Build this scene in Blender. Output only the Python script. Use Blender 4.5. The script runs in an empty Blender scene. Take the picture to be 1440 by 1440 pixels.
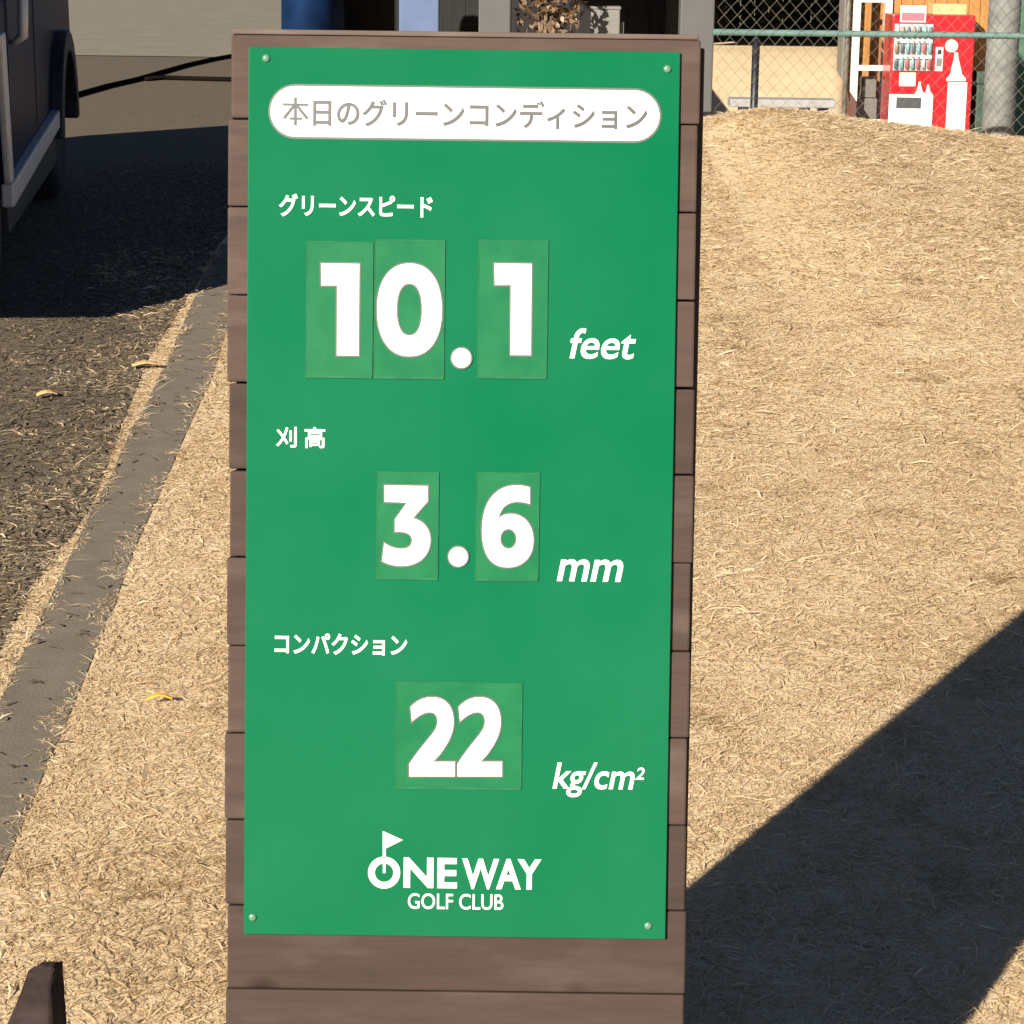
import bpy, bmesh, math, random
import numpy as np
from mathutils import Vector, Matrix

random.seed(7)
RNG = np.random.default_rng(11)
R = math.radians
sc = bpy.context.scene
col = sc.collection

# ------------------------------------------------------------------ camera
F = 3350.0                      # focal length in pixels of the 1440 px photograph
HOR = -100.0                    # image row of the horizon
EYE = 1.55                      # eye height in metres
ROLL = R(0.73)
PITCH = math.atan((720 - HOR) / F)
cam_d = bpy.data.cameras.new('camera')
cam = bpy.data.objects.new('camera', cam_d)
col.objects.link(cam)
cam_d.sensor_width = 36
cam_d.lens = 36 * F / 1440
cam_d.clip_start = 0.05
cam_d.clip_end = 2000
cam.matrix_world = (Matrix.Translation((0, 0, EYE)) @ Matrix.Rotation(math.pi / 2 - PITCH, 4, 'X')
                    @ Matrix.Rotation(ROLL, 4, 'Z'))
sc.camera = cam

# ------------------------------------------------------------------ light
SUN_EL, SUN_AZ = 24.1, 29.9     # elevation; heading of the light, degrees right of straight ahead
w = bpy.data.worlds.new('World'); sc.world = w; w.use_nodes = True
nt = w.node_tree
bg = nt.nodes['Background']
sky = nt.nodes.new('ShaderNodeTexSky'); sky.sky_type = 'NISHITA'; sky.sun_disc = False
sky.sun_elevation = R(SUN_EL); sky.sun_rotation = R(180 + SUN_AZ)
sky.air_density = 0.45; sky.dust_density = 0.1; sky.ozone_density = 2.0; sky.altitude = 300
nt.links.new(sky.outputs[0], bg.inputs[0]); bg.inputs[1].default_value = 0.05
sun_d = bpy.data.lights.new('sun', 'SUN'); sun_d.energy = 5.0; sun_d.angle = R(0.5); sun_d.color = (1, 0.93, 0.81)
sun = bpy.data.objects.new('sun', sun_d); col.objects.link(sun)
az, el = R(SUN_AZ), R(SUN_EL)
ldir = Vector((math.sin(az) * math.cos(el), math.cos(az) * math.cos(el), -math.sin(el)))
sun.rotation_euler = ldir.to_track_quat('-Z', 'Y').to_euler(); sun.location = (-4, -6, 8)
vs = sc.view_settings
vs.view_transform = 'Standard'; vs.look = 'None'; vs.gamma = 1; vs.use_curve_mapping = False
vs.exposure = 1.1

# ------------------------------------------------------------------ pixel -> place
def ray(px, py):
    dx, dy = (px - 720) / F, -(py - 720) / F
    c, s = math.cos(ROLL), math.sin(ROLL)
    dx, dy = dx * c - dy * s, dx * s + dy * c
    cp, sp = math.cos(PITCH), math.sin(PITCH)
    return Vector((dx, cp + dy * sp, -sp + dy * cp))
def on_z(px, py, z=0.0):
    d = ray(px, py); return Vector((0, 0, EYE)) + d * ((z - EYE) / d.z)
SLOPE, Y_FOOT, Y_CREST = 0.04, 2.2, 13.0       # the lawn climbs gently away from the sign
def gbase(y): return SLOPE * (np.clip(y, -4.0, Y_CREST) - Y_FOOT)
def on_g(px, py, up=0.0):
    z = 0.0
    for _ in range(40):
        p = on_z(px, py, z + up); z = float(gbase(p.y))
    return p
def on_y(px, py, Y):
    d = ray(px, py); return Vector((0, 0, EYE)) + d * (Y / d.y)

# ------------------------------------------------------------------ materials
def mat(name, base, rough=0.6, metal=0.0, var=0.0, scale=8.0, bump=0.0, bscale=60.0, coat=0.0, spec=0.5,
        stretch=None, var2=None, trans=0.0, detail=6):
    m = bpy.data.materials.new(name); m.use_nodes = True
    n, l = m.node_tree.nodes, m.node_tree.links
    b = n['Principled BSDF']
    b.inputs['Roughness'].default_value = rough; b.inputs['Metallic'].default_value = metal
    b.inputs['Coat Weight'].default_value = coat; b.inputs['Specular IOR Level'].default_value = spec
    b.inputs['Transmission Weight'].default_value = trans
    b.inputs['Base Color'].default_value = (*base, 1)
    tc = n.new('ShaderNodeTexCoord'); mp = n.new('ShaderNodeMapping')
    l.new(tc.outputs['Object'], mp.inputs[0])
    if stretch: mp.inputs['Scale'].default_value = stretch
    if var:
        nz = n.new('ShaderNodeTexNoise'); nz.inputs['Scale'].default_value = scale; nz.inputs['Detail'].default_value = detail
        nz.inputs['Roughness'].default_value = 0.65
        l.new(mp.outputs[0], nz.inputs['Vector'])
        cr = n.new('ShaderNodeValToRGB'); e = cr.color_ramp.elements
        e[0].position, e[1].position = 0.3, 0.72
        lo = var2 or tuple(c * (1 - var) for c in base); hi = tuple(min(1, c * (1 + var)) for c in base)
        e[0].color = (*lo, 1); e[1].color = (*hi, 1)
        l.new(nz.outputs['Fac'], cr.inputs[0]); l.new(cr.outputs[0], b.inputs['Base Color'])
    if bump:
        nb = n.new('ShaderNodeTexNoise'); nb.inputs['Scale'].default_value = bscale; nb.inputs['Detail'].default_value = 5
        l.new(mp.outputs[0], nb.inputs['Vector'])
        bp = n.new('ShaderNodeBump'); bp.inputs['Strength'].default_value = bump; bp.inputs['Distance'].default_value = 0.01
        l.new(nb.outputs['Fac'], bp.inputs['Height']); l.new(bp.outputs[0], b.inputs['Normal'])
    return m

M = {}
def wood(name, a, b_, c, rough=0.75):
    """stained plank: long grain along local X, a tone per plank, worn pale streaks and knots"""
    m = bpy.data.materials.new(name); m.use_nodes = True
    n, l = m.node_tree.nodes, m.node_tree.links
    bs = n['Principled BSDF']; bs.inputs['Roughness'].default_value = rough; bs.inputs['Specular IOR Level'].default_value = 0.22
    tc = n.new('ShaderNodeTexCoord'); oi = n.new('ShaderNodeObjectInfo')
    add = n.new('ShaderNodeVectorMath'); add.operation = 'ADD'
    mul = n.new('ShaderNodeVectorMath'); mul.operation = 'SCALE'; mul.inputs['Scale'].default_value = 37.0
    cmb = n.new('ShaderNodeCombineXYZ')
    for i in range(3): l.new(oi.outputs['Random'], cmb.inputs[i])
    l.new(cmb.outputs[0], mul.inputs[0])
    l.new(tc.outputs['Object'], add.inputs[0]); l.new(mul.outputs[0], add.inputs[1])
    mp = n.new('ShaderNodeMapping'); mp.inputs['Scale'].default_value = (5, 60, 60); l.new(add.outputs[0], mp.inputs[0])
    g = n.new('ShaderNodeTexNoise'); g.inputs['Scale'].default_value = 1.0; g.inputs['Detail'].default_value = 9; g.inputs['Roughness'].default_value = 0.7
    l.new(mp.outputs[0], g.inputs['Vector'])
    cr = n.new('ShaderNodeValToRGB'); e = cr.color_ramp.elements
    e[0].position, e[1].position = 0.28, 0.75; e[0].color = (*a, 1); e[1].color = (*b_, 1)
    l.new(g.outputs['Fac'], cr.inputs[0])
    # blotches of wear
    n2 = n.new('ShaderNodeTexNoise'); n2.inputs['Scale'].default_value = 9; n2.inputs['Detail'].default_value = 7
    mp2 = n.new('ShaderNodeMapping'); mp2.inputs['Scale'].default_value = (0.8, 3, 3); l.new(add.outputs[0], mp2.inputs[0]); l.new(mp2.outputs[0], n2.inputs['Vector'])
    cr2 = n.new('ShaderNodeValToRGB'); e2 = cr2.color_ramp.elements
    e2[0].position, e2[1].position = 0.52, 0.78; e2[0].color = (0, 0, 0, 1); e2[1].color = (0.75, 0.75, 0.75, 1)
    l.new(n2.outputs['Fac'], cr2.inputs[0])
    mx = n.new('ShaderNodeMix'); mx.data_type = 'RGBA'; mx.inputs['B'].default_value = (*c, 1)
    l.new(cr2.outputs[0], mx.inputs['Factor']); l.new(cr.outputs[0], mx.inputs['A'])
    # per plank tone
    hs = n.new('ShaderNodeHueSaturation'); mr = n.new('ShaderNodeMapRange')
    mr.inputs['To Min'].default_value = 0.78; mr.inputs['To Max'].default_value = 1.22
    l.new(oi.outputs['Random'], mr.inputs[0]); l.new(mr.outputs[0], hs.inputs['Value']); l.new(mx.outputs['Result'], hs.inputs['Color'])
    # knots
    vo = n.new('ShaderNodeTexVoronoi'); vo.inputs['Scale'].default_value = 1.0
    mp3 = n.new('ShaderNodeMapping'); mp3.inputs['Scale'].default_value = (5.5, 9, 9); l.new(add.outputs[0], mp3.inputs[0]); l.new(mp3.outputs[0], vo.inputs['Vector'])
    cr3 = n.new('ShaderNodeValToRGB'); e3 = cr3.color_ramp.elements
    e3[0].position, e3[1].position = 0.05, 0.13; e3[0].color = (0.45, 0.35, 0.3, 1); e3[1].color = (1, 1, 1, 1)
    l.new(vo.outputs['Distance'], cr3.inputs[0])
    mk = n.new('ShaderNodeMix'); mk.data_type = 'RGBA'; mk.blend_type = 'MULTIPLY'; mk.inputs['Factor'].default_value = 1
    l.new(hs.outputs[0], mk.inputs['A']); l.new(cr3.outputs[0], mk.inputs['B'])
    l.new(mk.outputs['Result'], bs.inputs['Base Color'])
    bp = n.new('ShaderNodeBump'); bp.inputs['Strength'].default_value = 0.35; bp.inputs['Distance'].default_value = 0.002
    l.new(g.outputs['Fac'], bp.inputs['Height']); l.new(bp.outputs[0], bs.inputs['Normal'])
    return m
M['plank'] = wood('stained_plank', (0.042, 0.0255, 0.0195), (0.068, 0.043, 0.034), (0.1, 0.07, 0.057))
M['worn'] = wood('worn_sunlit_edge', (0.1, 0.07, 0.055), (0.16, 0.12, 0.1), (0.22, 0.175, 0.145))  # paler than the planks, for wear plus sunlight
M['batten'] = wood('stained_batten', (0.05, 0.033, 0.026), (0.08, 0.055, 0.045), (0.1, 0.07, 0.06))
M['timber'] = wood('old_timber', (0.02, 0.012, 0.011), (0.042, 0.026, 0.024), (0.07, 0.046, 0.036), 0.9)

def panel_mat():
    m = mat('green_panel', (0.002, 0.105, 0.04), 0.2, spec=0.25)
    n, l = m.node_tree.nodes, m.node_tree.links; b = n['Principled BSDF']
    tc = n.new('ShaderNodeTexCoord')
    nz = n.new('ShaderNodeTexNoise'); nz.inputs['Scale'].default_value = 7; nz.inputs['Detail'].default_value = 8
    l.new(tc.outputs['Object'], nz.inputs['Vector'])
    cr = n.new('ShaderNodeValToRGB'); e = cr.color_ramp.elements
    e[0].position, e[1].position = 0.35, 0.8
    e[0].color = (0.001, 0.1, 0.037, 1); e[1].color = (0.006, 0.11, 0.045, 1)
    l.new(nz.outputs['Fac'], cr.inputs[0]); l.new(cr.outputs[0], b.inputs['Base Color'])
    n2 = n.new('ShaderNodeTexNoise'); n2.inputs['Scale'].default_value = 3; n2.inputs['Detail'].default_value = 5
    l.new(tc.outputs['Object'], n2.inputs['Vector'])
    mr = n.new('ShaderNodeMapRange'); mr.inputs['To Min'].default_value = 0.14; mr.inputs['To Max'].default_value = 0.26
    l.new(n2.outputs['Fac'], mr.inputs[0]); l.new(mr.outputs[0], b.inputs['Roughness'])
    return m
M['panel'] = panel_mat()
M['plate'] = mat('clear_number_plate', (0.011, 0.1, 0.038), 0.4, spec=0.12, var=0.3, scale=22, var2=(0.004, 0.1, 0.037))
M['plate_rim'] = mat('plate_rim', (0.016, 0.112, 0.044), 0.4, spec=0.12, var=0.25, scale=35)  # lighter green paints in the glint on worn plate edges
M['white_print'] = mat('white_print', (0.66, 0.63, 0.585), 0.45, var=0.04, scale=40)
M['grey_print'] = mat('grey_print', (0.068, 0.068, 0.068), 0.5)
M['outline'] = mat('print_outline', (0.07, 0.085, 0.065), 0.5)
M['screw'] = mat('screw_head', (0.09, 0.19, 0.12), 0.22)

def straw_mat(name, dark, mid, light, rough=0.55, transl=0.25):
    m = bpy.data.materials.new(name); m.use_nodes = True
    n, l = m.node_tree.nodes, m.node_tree.links
    b = n['Principled BSDF']; b.inputs['Roughness'].default_value = rough; b.inputs['Specular IOR Level'].default_value = 0.3
    at = n.new('ShaderNodeAttribute'); at.attribute_name = 'tint'
    cr = n.new('ShaderNodeValToRGB'); e = cr.color_ramp.elements
    e[0].position = 0; e[0].color = (*dark, 1); e[1].position = 1; e[1].color = (*light, 1)
    k = e.new(0.45); k.color = (*mid, 1)
    l.new(at.outputs['Fac'], cr.inputs[0]); l.new(cr.outputs[0], b.inputs['Base Color'])
    t = n.new('ShaderNodeBsdfTranslucent'); l.new(cr.outputs[0], t.inputs[0])
    mx = n.new('ShaderNodeMixShader'); mx.inputs[0].default_value = transl
    l.new(b.outputs[0], mx.inputs[1]); l.new(t.outputs[0], mx.inputs[2]); l.new(mx.outputs[0], n['Material Output'].inputs['Surface'])
    return m
M['straw'] = straw_mat('dry_grass', (0.42, 0.29, 0.15), (0.74, 0.57, 0.35), (0.84, 0.71, 0.52), 0.6, 0.4)
M['chip'] = straw_mat('straw_bits', (0.1, 0.075, 0.052), (0.2, 0.15, 0.1), (0.45, 0.34, 0.21))

def lawn_mat():
    m = mat('lawn_thatch', (0.4, 0.27, 0.14), 0.9)
    n, l = m.node_tree.nodes, m.node_tree.links; b = n['Principled BSDF']
    tc = n.new('ShaderNodeTexCoord')
    big = n.new('ShaderNodeTexNoise'); big.inputs['Scale'].default_value = 1.6; big.inputs['Detail'].default_value = 6
    l.new(tc.outputs['Object'], big.inputs['Vector'])
    fine = n.new('ShaderNodeTexNoise'); fine.inputs['Scale'].default_value = 55; fine.inputs['Detail'].default_value = 6; fine.inputs['Roughness'].default_value = 0.75
    l.new(tc.outputs['Object'], fine.inputs['Vector'])
    mxv = n.new('ShaderNodeMath'); mxv.operation = 'MULTIPLY_ADD'; mxv.inputs[1].default_value = 0.35
    l.new(big.outputs['Fac'], mxv.inputs[0])
    sm = n.new('ShaderNodeMath'); sm.operation = 'MULTIPLY'; sm.inputs[1].default_value = 0.65
    l.new(fine.outputs['Fac'], sm.inputs[0]); l.new(sm.outputs[0], mxv.inputs[2])
    cr = n.new('ShaderNodeValToRGB'); e = cr.color_ramp.elements
    e[0].position, e[1].position = 0.33, 0.68; e[0].color = (0.5, 0.36, 0.2, 1); e[1].color = (0.79, 0.62, 0.39, 1)
    k = e.new(0.5); k.color = (0.69, 0.52, 0.31, 1)
    l.new(mxv.outputs[0], cr.inputs[0]); l.new(cr.outputs[0], b.inputs['Base Color'])
    bp = n.new('ShaderNodeBump'); bp.inputs['Strength'].default_value = 0.8; bp.inputs['Distance'].default_value = 0.02
    l.new(fine.outputs['Fac'], bp.inputs['Height']); l.new(bp.outputs[0], b.inputs['Normal'])
    return m
M['lawn'] = lawn_mat()
M['dirt'] = mat('gritty_asphalt', (0.108, 0.084, 0.057), 0.97, var=0.3, scale=35, bump=0.45, bscale=90, spec=0.2)
M['road'] = mat('pale_concrete_road', (0.178, 0.148, 0.1), 0.95, var=0.14, scale=2.5, bump=0.1, bscale=50)
M['kerb'] = mat('kerb_concrete', (0.14, 0.112, 0.08), 0.95, var=0.16, scale=14, bump=0.2, bscale=150)
M['navy'] = mat('navy_car_paint', (0.003, 0.008, 0.034), 0.35, spec=0.03)
M['black'] = mat('black_plastic', (0.012, 0.012, 0.013), 0.6, bump=0.1, bscale=200)
M['tyre'] = mat('tyre_rubber', (0.015, 0.015, 0.015), 0.85, var=0.3, scale=30)
M['silver'] = mat('silver_trim', (0.5, 0.5, 0.5), 0.45, metal=0.3, var=0.15, scale=20)
M['alloy'] = mat('alloy', (0.4, 0.4, 0.42), 0.35, metal=0.8)
M['glass'] = mat('dark_glass', (0.01, 0.012, 0.014), 0.06, spec=0.6)
M['red_lamp'] = mat('red_lamp', (0.3, 0.01, 0.01), 0.2, coat=0.5)
M['steel_grey'] = mat('grey_painted_steel', (0.075, 0.072, 0.07), 0.7, var=0.08, scale=6)
M['steel_blue'] = mat('pale_blue_painted_steel', (0.075, 0.11, 0.2), 0.7, var=0.08, scale=6)
M['galv'] = mat('galvanised_wire', (0.13, 0.115, 0.085), 0.6, metal=0.2, var=0.4, scale=9)
M['teal'] = mat('teal_pipe', (0.08, 0.14, 0.125), 0.7, var=0.2, scale=9)
M['darkpost'] = mat('dark_post_paint', (0.008, 0.008, 0.01), 0.5)
M['pole'] = mat('concrete_pole', (0.16, 0.16, 0.15), 0.9, var=0.3, scale=9, bump=0.4, bscale=80)
M['red'] = mat('vending_red', (0.36, 0.006, 0.012), 0.35, coat=0.3)
M['white_paint'] = mat('white_paint', (0.72, 0.71, 0.66), 0.55, var=0.08, scale=14)
M['frame_white'] = mat('white_window_frame', (0.7, 0.69, 0.6), 0.5, var=0.1, scale=18)
M['ochre'] = mat('ochre_board', (0.34, 0.15, 0.03), 0.7, var=0.3, scale=4, stretch=(6, 6, 0.7))
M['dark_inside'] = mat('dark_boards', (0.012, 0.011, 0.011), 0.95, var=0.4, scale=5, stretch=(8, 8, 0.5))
M['sheet_roof'] = mat('roof_sheet', (0.1, 0.1, 0.1), 0.6, var=0.2, scale=3)
M['darkgreen'] = mat('dark_green_bin', (0.02, 0.045, 0.03), 0.6, var=0.2, scale=6)
M['tarp'] = mat('blue_tarp', (0.003, 0.016, 0.055), 0.8, spec=0.1, var=0.4, scale=4, bump=0.5, bscale=12)
M['boxgrey'] = mat('grey_box', (0.15, 0.14, 0.125), 0.7, var=0.1, scale=6)
M['twig'] = mat('dry_twigs', (0.16, 0.11, 0.07), 0.85, var=0.5, scale=12)
M['leafdry'] = straw_mat('dry_leaves', (0.06, 0.035, 0.018), (0.18, 0.11, 0.06), (0.5, 0.42, 0.32), 0.6, 0.2)
M['leafgreen'] = straw_mat('dark_leaves', (0.008, 0.011, 0.005), (0.025, 0.035, 0.012), (0.09, 0.1, 0.03), 0.5, 0.15)
M['bench'] = mat('bench_slab', (0.3, 0.28, 0.27), 0.7, var=0.2, scale=10)
M['dark_tube'] = mat('black_tube', (0.008, 0.006, 0.005), 1.0, spec=0.0)
M['orange'] = mat('orange_plastic', (0.8, 0.36, 0.03), 0.4)
M['cream'] = mat('cream_print', (0.75, 0.66, 0.45), 0.5)
M['cardboard'] = mat('pale_orange_carton', (0.62, 0.38, 0.16), 0.7, var=0.1, scale=9)
M['product'] = mat('vending_display', (0.42, 0.46, 0.48), 0.25, var=0.2, scale=20, coat=0.5)
M['can'] = [mat('can_' + str(i), c, 0.35) for i, c in enumerate([(0.1, 0.12, 0.14), (0.5, 0.5, 0.5), (0.2, 0.38, 0.42), (0.3, 0.2, 0.12), (0.45, 0.1, 0.1)])]
M['net'] = mat('green_net', (0.05, 0.12, 0.075), 0.9, var=0.25, scale=12)

def thin_glass():
    m = bpy.data.materials.new('door_glass'); m.use_nodes = True; n, l = m.node_tree.nodes, m.node_tree.links
    t = n.new('ShaderNodeBsdfTransparent'); g = n.new('ShaderNodeBsdfGlossy'); g.inputs['Roughness'].default_value = 0.03
    f_ = n.new('ShaderNodeFresnel'); mx = n.new('ShaderNodeMixShader'); l.new(f_.outputs[0], mx.inputs[0]); l.new(t.outputs[0], mx.inputs[1]); l.new(g.outputs[0], mx.inputs[2])
    l.new(mx.outputs[0], n['Material Output'].inputs['Surface']); return m
# ------------------------------------------------------------------ mesh helpers
class MB:
    def __init__(s): s.v = []; s.f = []; s.n = 0
    def add(s, vs, fs):
        k = s.n; s.v += [tuple(p) for p in vs]; s.f += [tuple(i + k for i in q) for q in fs]; s.n += len(vs); return s
    def box(s, x0, x1, y0, y1, z0, z1):
        return s.add([(x0, y0, z0), (x1, y0, z0), (x1, y1, z0), (x0, y1, z0), (x0, y0, z1), (x1, y0, z1), (x1, y1, z1), (x0, y1, z1)],
                     [(0, 3, 2, 1), (4, 5, 6, 7), (0, 1, 5, 4), (1, 2, 6, 5), (2, 3, 7, 6), (3, 0, 4, 7)])
    def tube(s, pts, r, n=8, cap=True):
        pts = [Vector(p) for p in pts]; rs = r if isinstance(r, (list, tuple)) else [r] * len(pts)
        vs, fs = [], []
        for i, p in enumerate(pts):
            t = (pts[min(i + 1, len(pts) - 1)] - pts[max(i - 1, 0)]).normalized()
            a = t.orthogonal().normalized() if i == 0 else (a - t * a.dot(t)).normalized()
            b = t.cross(a)
            for k in range(n):
                q = 2 * math.pi * k / n; vs.append(p + (a * math.cos(q) + b * math.sin(q)) * rs[i])
        for i in range(len(pts) - 1):
            for k in range(n):
                k2 = (k + 1) % n; fs.append((i * n + k, i * n + k2, (i + 1) * n + k2, (i + 1) * n + k))
        if cap: fs.append(tuple(range(n - 1, -1, -1))); fs.append(tuple((len(pts) - 1) * n + k for k in range(n)))
        return s.add(vs, fs)
    def prism(s, poly, a0, a1, axis=0):
        """closed 2D outline extruded along an axis (0 = x with outline in y,z; 1 = y with outline in x,z; 2 = z with x,y)"""
        def P(q, a): return (a, q[0], q[1]) if axis == 0 else ((q[0], a, q[1]) if axis == 1 else (q[0], q[1], a))
        n = len(poly); vs = [P(q, a0) for q in poly] + [P(q, a1) for q in poly]
        fs = [tuple(range(n - 1, -1, -1)), tuple(range(n, 2 * n))] + [(i, (i + 1) % n, n + (i + 1) % n, n + i) for i in range(n)]
        return s.add(vs, fs)
    def lathe(s, prof, c, axis=0, n=24):
        vs, fs = [], []
        for (a, r) in prof:
            for k in range(n):
                q = 2 * math.pi * k / n; u, v_ = r * math.cos(q), r * math.sin(q)
                p = (a, u, v_) if axis == 0 else ((u, a, v_) if axis == 1 else (u, v_, a))
                vs.append((p[0] + c[0], p[1] + c[1], p[2] + c[2]))
        for i in range(len(prof) - 1):
            for k in range(n):
                k2 = (k + 1) % n; fs.append((i * n + k, i * n + k2, (i + 1) * n + k2, (i + 1) * n + k))
        fs.append(tuple(range(n - 1, -1, -1))); fs.append(tuple((len(prof) - 1) * n + k for k in range(n)))
        return s.add(vs, fs)
    def mesh(s, name, bevel=0.0, smooth=False, seg=2):
        me = bpy.data.meshes.new(name); me.from_pydata(s.v, [], s.f)
        bm = bmesh.new(); bm.from_mesh(me)
        bmesh.ops.recalc_face_normals(bm, faces=bm.faces)
        if bevel:
            ed = [e for e in bm.edges if len(e.link_faces) == 2 and e.calc_face_angle(0) > 0.6]
            bmesh.ops.bevel(bm, geom=ed, offset=bevel, segments=seg, affect='EDGES', profile=0.6)
        bm.to_mesh(me); bm.free()
        if smooth:
            me.shade_smooth() if hasattr(me, 'shade_smooth') else None
        return me
    def build(s, name, m, parent=None, bevel=0.0, smooth=False):
        return obj(name, s.mesh(name, bevel, smooth), m, parent)
def obj(name, me, m, parent=None):
    o = bpy.data.objects.new(name, me); col.objects.link(o)
    if m is not None and not me.materials: me.materials.append(m)
    if parent: o.parent = parent
    return o
def tag(o, label, cat, group=None, kind=None):
    o['label'] = label; o['category'] = cat
    if group: o['group'] = group
    if kind: o['kind'] = kind
    return o
def struct(o, label=None):
    o['kind'] = 'structure'
    if label: o['label'] = label
    return o
def empty(name, loc=(0, 0, 0), rot=(0, 0, 0)):
    o = bpy.data.objects.new(name, None); col.objects.link(o); o.location = loc; o.rotation_euler = rot
    o.empty_display_size = 0.1; return o

# ------------------------------------------------------------------ terrain
def sst(a, b, x):
    t = np.clip((np.asarray(x, float) - a) / (b - a), 0, 1); return t * t * (3 - 2 * t)
CREST_Y = 13.0
_cp = [on_y(px, py, CREST_Y) for px, py in ((987, 185), (1040, 168), (1095, 159), (1150, 164), (1200, 173), (1300, 187), (1380, 198), (1440, 208))]
GC = float(gbase(CREST_Y))
CX = [-0.6, 0.4] + [p.x for p in _cp] + [3.6, 6, 40]
CZ = [0.0, 0.02] + [p.z - GC for p in _cp] + [_cp[-1].z - 0.05 - GC, -0.1, -0.1]
def height(x, y):
    x = np.asarray(x, float); y = np.asarray(y, float)
    c = np.interp(x, CX, CZ)
    z = gbase(y) + c * sst(6.0, 13.0, y) * (1 - sst(13.0, 16.5, y))
    yy = np.maximum(y, 1.0)
    side = sst(0.048, 0.076, x / yy) * (1 - sst(60, 90, y))
    k = side * sst(13.2, 26.0, y)
    bank = sst(27.5, 38.0, y) * 1.28 * (1 - sst(0.1355, 0.1405, x / yy)) * side
    return z * (1 - k) - 1.50 * k + bank
def H(x, y): return float(height(x, y))

ys = np.concatenate([np.arange(-12, 2, 1.0), np.arange(2, 17, 0.125), np.arange(17, 46, 0.6), np.array([48, 52, 58, 66, 76, 90, 120, 180, 300, 600])])
xs = np.concatenate([[-400, -150, -70, -40, -25, -15, -10, -7, -5], np.arange(-4, 9, 0.11), [9.5, 10.5, 12, 15, 20, 30, 45, 80, 160, 400]])
gx, gy = np.meshgrid(xs, ys)
gz = height(gx, gy)
nv = np.stack([gx.ravel(), gy.ravel(), gz.ravel()], 1)
nx, ny = len(xs), len(ys)
ii, jj = np.meshgrid(np.arange(nx - 1), np.arange(ny - 1))
a = (jj * nx + ii).ravel()
me = bpy.data.meshes.new('ground'); me.from_pydata(nv.tolist(), [], np.stack([a, a + 1, a + nx + 1, a + nx], 1).tolist())
for p in me.polygons: p.use_smooth = True
struct(obj('ground', me, M['lawn']), 'dormant straw coloured lawn rising to a low mound')

# edges of the kerb strip and of the gritty roadway, traced on the ground
def edge(pts):
    w_ = sorted([(on_g(px, py).y, on_g(px, py).x) for px, py in pts]); return [q[0] for q in w_], [q[1] for q in w_]
KL = edge([(300, 362), (271, 421), (233, 517), (208, 567), (183, 608), (158, 667), (129, 717), (97, 785), (54, 877), (14, 953), (0, 982)])
KR = edge([(308, 517), (292, 546), (271, 587), (250, 633), (229, 683), (204, 733), (172, 800), (173, 827), (130, 921), (119, 960), (90, 1025), (61, 1087), (29, 1173), (0, 1231)])
DL = edge([(290, 385), (200, 500), (168, 610), (140, 720), (85, 780), (40, 825), (0, 850)])
def line(E, y):
    k = np.polyfit(E[0], E[1], 1); y = np.asarray(y, float)
    lo, hi = E[0][0], E[0][-1]
    ins = np.interp(y, E[0], E[1]); fit = np.polyval(k, y)
    wgt = 0.6 * ((y > lo) & (y < hi))
    return ins * wgt + fit * (1 - wgt)
def strip(name, ya, yb, fa, fb, z, m, n=40, label=None):
    mb = MB(); vs, fs = [], []
    for i in range(n + 1):
        y = ya + (yb - ya) * i / n
        if abs(y - Y_CREST) < (yb - ya) / n / 2: y = Y_CREST
        vs += [(float(fa(y)), y, z + float(gbase(y))), (float(fb(y)), y, z + float(gbase(y)))]
    fs = [(2 * i, 2 * i + 1, 2 * i + 3, 2 * i + 2) for i in range(n)]
    mb.add(vs, fs); return struct(mb.build(name, m), label)
KEND = KR[0][-1]
_r0 = on_g(110, 79).y
strip('roadway', -10, _r0 + .6, lambda y: -12.0, lambda y: float(line(DL, min(y, 9.5))) + max(0, y - 9.5) * 0.02, 0.003, M['dirt'], 116, 'gritty grey brown roadway beside the lawn')
strip('concrete_road', _r0, 200, lambda y: -60.0, lambda y: -1.1 - (y - _r0) * 0.05, 0.009, M['road'], 40, 'pale concrete road in sun beyond the roadway')
strip('kerb', -8, 9.6, lambda y: line(KL, y), lambda y: max(float(line(KR, min(y, KEND))) - max(0, y - KEND) * 0.055, float(line(KL, y)) + 0.06), 0.002, M['kerb'], 80, 'flush grey concrete kerb strip between lawn and roadway')

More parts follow.
